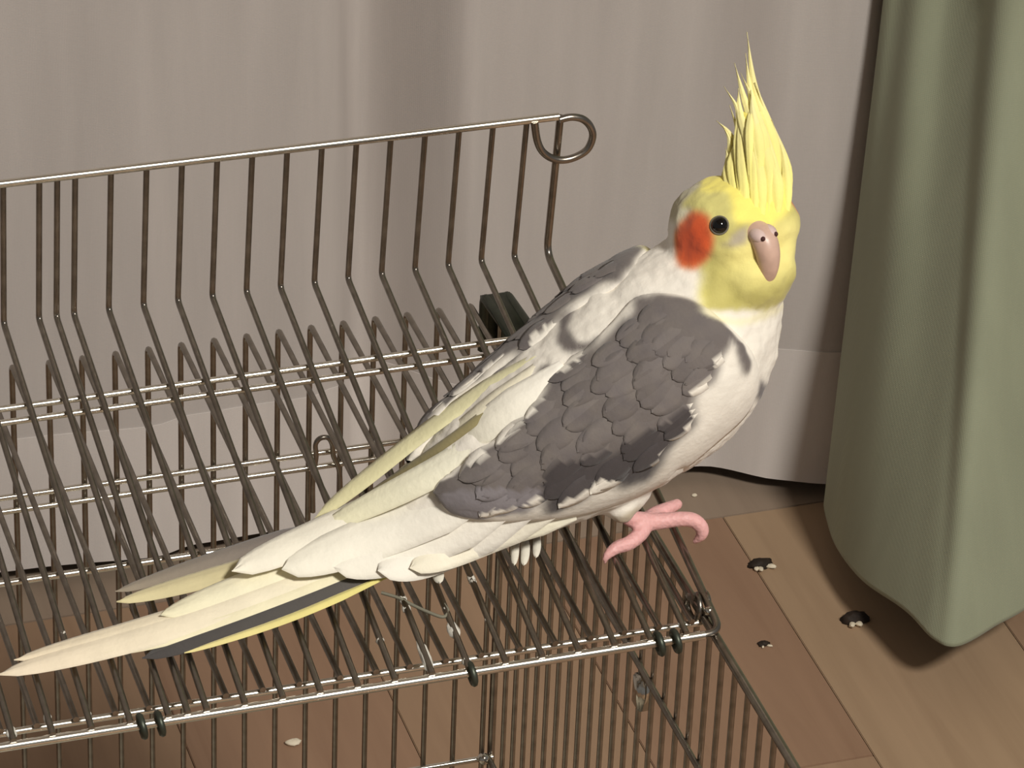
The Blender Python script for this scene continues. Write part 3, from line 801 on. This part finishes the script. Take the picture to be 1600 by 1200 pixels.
# small loose down feathers hanging under the belly
for path, w in (([(804, 830), (805, 858), (803, 884)], 13), ([(820, 834), (821, 862), (818, 884)], 14), ([(838, 832), (839, 852), (837, 872)], 13), ([(652, 880), (656, 892), (660, 906)], 20), ([(678, 874), (683, 892), (687, 912)], 20)):
    P = [on_plane(u, v, P8 + lidn * .007, lidn) for u, v in path]
    V, Fc = blade(P, [TC] * 3, w * MATW, .06, .0004, 12, None, 4, .6); feather('down_feather', V, Fc, (226, 220, 204), bird)
# ---- face
p, n = surf(1124, 352)
eye = empty('tmp_e', p); bpy.data.objects.remove(eye, do_unlink=True)
v, f = sphere_data(p - n * .0008, .0030, 20, 14); link('eye', from_py('eye', v, f), M['eye'], bird)
rp = []
uu = n.orthogonal().normalized(); ww = n.cross(uu)
for i in range(25):
    a = 2 * math.pi * i / 24; q = p + (uu * math.cos(a) + ww * math.sin(a)) * .0030; h_, n2, _, _ = BV.find_nearest(q); rp.append(h_ + n2 * .0002)
tube('eye_ring', rp, .00035, M['eyering'], bird, 8)
# beak: curved loft in the plane of the face
br, bn = surf(1189, 374)
BO = br - HF * .003
bk = [(-.001, .0018, .0044, .0036), (.0030, .0020, .0048, .0042), (.0058, -.0004, .0047, .0046), (.0078, -.0048, .0042, .0041), (.0084, -.0095, .0034, .0034), (.0076, -.0140, .0025, .0025), (.0060, -.0178, .0014, .0014), (.0046, -.0200, .0005, .0005)]
tgt = hit(1199, 441, 1, BO.y)
V = []; Fc = []; nb = 16
for i, (fx, uz, wx, hx) in enumerate(bk):
    c = BO + HF * fx + HU * uz
    a = bk[max(0, i - 1)]; b = bk[min(len(bk) - 1, i + 1)]
    T = (HF * (b[0] - a[0]) + HU * (b[1] - a[1])).normalized(); Nn = HR.cross(T).normalized()
    for k in range(nb):
        an = 2 * math.pi * k / nb; V.append(c + HR * math.cos(an) * wx + Nn * math.sin(an) * hx)
for i in range(len(bk) - 1):
    for k in range(nb): Fc.append((i * nb + k, i * nb + (k + 1) % nb, (i + 1) * nb + (k + 1) % nb, (i + 1) * nb + k))
Fc.append(tuple(range(nb))); Fc.append(tuple((len(bk) - 1) * nb + k for k in range(nb)))
beak = link('beak', from_py('beak', V, Fc), M['beak'], bird)
ms = beak.modifiers.new('s', 'SUBSURF'); ms.levels = 1; ms.render_levels = 2
parts = [ellipsoid(BO + HF * .0036 + HU * .0026 + HR * s * .0022, AX, (.0036, .0028, .0024), 16, 10) for s in (1, -1)]
v, f = merge(parts); link('cere', from_py('cere', v, f), M['cere'], beak)
for s in (1, -1):
    c = BO + HF * .0068 + HU * .0032 + HR * s * .0028
    v, f = sphere_data(c, .00085, 10, 8); link('nostril', from_py('nostril', v, f), M['nostril'], beak)
# ---- feet
def toe_pts(px, off0): return [on_plane(u, v, P8 + lidn * o, lidn) for (u, v, o) in px]
def foot_mesh(shift):
    chains = []
    ank = on_plane(980, 806, P8 + lidn * .010, lidn); pad = on_plane(1008, 816, P8 + lidn * .0062, lidn)
    chains.append(([ank + Vector((-.006, .002, .010)), ank, pad], [.0030, .0030, .0036]))
    A = [pad] + toe_pts([(1035, 814, .0062), (1062, 811, .0068), (1083, 813, .0066)], 0) + [hit(1096, 824, 0, .0135), hit(1096, 836, 0, .0135), hit(1086, 846, 0, .0115)]
    chains.append((A, [.0034, .0029, .0027, .0027, .0025, .0021, .0010]))
    B = [pad] + toe_pts([(1022, 804, .0058), (1040, 796, .0055), (1058, 788, .005)], 0)
    chains.append((B, [.0032, .0027, .0025, .0020]))
    C_ = [pad] + toe_pts([(1002, 832, .0056), (984, 848, .0050), (963, 856, .0045), (948, 869, .003), (945, 880, .001)], 0)
    chains.append((C_, [.0032, .0028, .0026, .0023, .0015, .0006]))
    Dd = [pad] + toe_pts([(992, 812, .0056), (978, 808, .005), (966, 806, .004)], 0)
    chains.append((Dd, [.0030, .0024, .0022, .0014]))
    out = []
    for pts, rr in chains:
        cp = catmull(pts, 6); rc = [q.x for q in catmull([Vector((r, 0, 0)) for r in rr], 6)]
        out.append(tube_data([p + shift for p in cp], rc, 12))
        out.append(sphere_data(cp[0] + shift, rc[0], 12, 8)); out.append(sphere_data(cp[-1] + shift, rc[-1], 10, 7))
    return merge(out)
for s in (0, 1):
    v, f = foot_mesh(Vector((0, 0, 0)) if s == 0 else -NR * .034 + Vector((-.003, 0, .0068)))
    t_ = bpy.data.objects.new('tmp', from_py('tmp', v, f)); COL.objects.link(t_)
    r1 = t_.modifiers.new('r', 'REMESH'); r1.mode = 'VOXEL'; r1.voxel_size = .0006
    r2 = t_.modifiers.new('s', 'SMOOTH'); r2.iterations = 5
    bpy.context.view_layer.update(); dg = bpy.context.evaluated_depsgraph_get()
    fm = bpy.data.meshes.new_from_object(t_.evaluated_get(dg)); bpy.data.objects.remove(t_, do_unlink=True)
    ft = link('foot', fm, M['foot'], bird)

sp_ = [on_plane(u, v, P8 + lidn * .0024, lidn) for u, v in ((596, 926), (622, 934), (642, 944), (668, 956), (692, 964), (700, 955), (694, 944))]
tag(tube('string', catmull(sp_, 5), .0006, M['string'], None, 6), 'short grey string caught on the lid bars below the tail', 'string')
# ------------------------------------------------------------------ litter on the floor
def husk(u, v, sz, label, n_pale, dark=True, grp=None):
    g = hit(u, v, 2, FLOOR); e = tag(empty('seed_husk', (g.x, g.y, FLOOR)), label, 'husk', grp)
    rnd = random.Random(u)
    if dark:
        vv, ff = sphere_data((0, 0, 0), 1, 18, 10); out = []
        for p in vv:
            k = 1 + .35 * noise.noise(p * 2.2 + Vector((u, v, 0)))
            z = max(p.z, -.1) * .55 * k + .06
            out.append(Vector((g.x + p.x * sz * k, g.y + .004 + p.y * sz * .6 * k, FLOOR + z * sz)))
        link('shell', from_py('shell', out, ff), M['husk_dark'], e)
    for i in range(n_pale):
        a = -math.pi / 2 + (i - (n_pale - 1) / 2) * .75 + rnd.uniform(-.35, .35)
        c = Vector((g.x + math.cos(a) * sz * .95, g.y + .003 + math.sin(a) * sz * .55, FLOOR + sz * .18))
        blob('kernel', c, (sz * rnd.uniform(.28, .6), sz * rnd.uniform(.18, .3), sz * .16), 'husk_pale', e, u + i, Vector((math.cos(a), math.sin(a), .3)), .3)
    return e
husk(1192, 890, .0066, 'dark split seed husk with cream kernels on the tan plank', 3)
husk(1340, 976, .0078, 'dark crumpled husk lying in the shadow of the green curtain', 2)
husk(1198, 1014, .0034, 'tiny brown and white seed crumb on the reddish plank', 2)
for u, v, s in ((458, 1163, .0040),):
    g = hit(u, v, 2, FLOOR); tag(blob('seed_crumb', (g.x, g.y, FLOOR + s * .3), (s, s * .6, s * .3), 'husk_pale', None, u), 'cream seed crumb on the floor seen through the cage bars', 'crumb')
g = hit(1085, 775, 2, FLOOR); tag(blob('seed_crumb', (g.x, g.y, FLOOR + .0005), (.0016, .0012, .0008), 'husk_pale', None, 5), 'tiny pale crumb on the grey board under the sheer curtain', 'crumb')
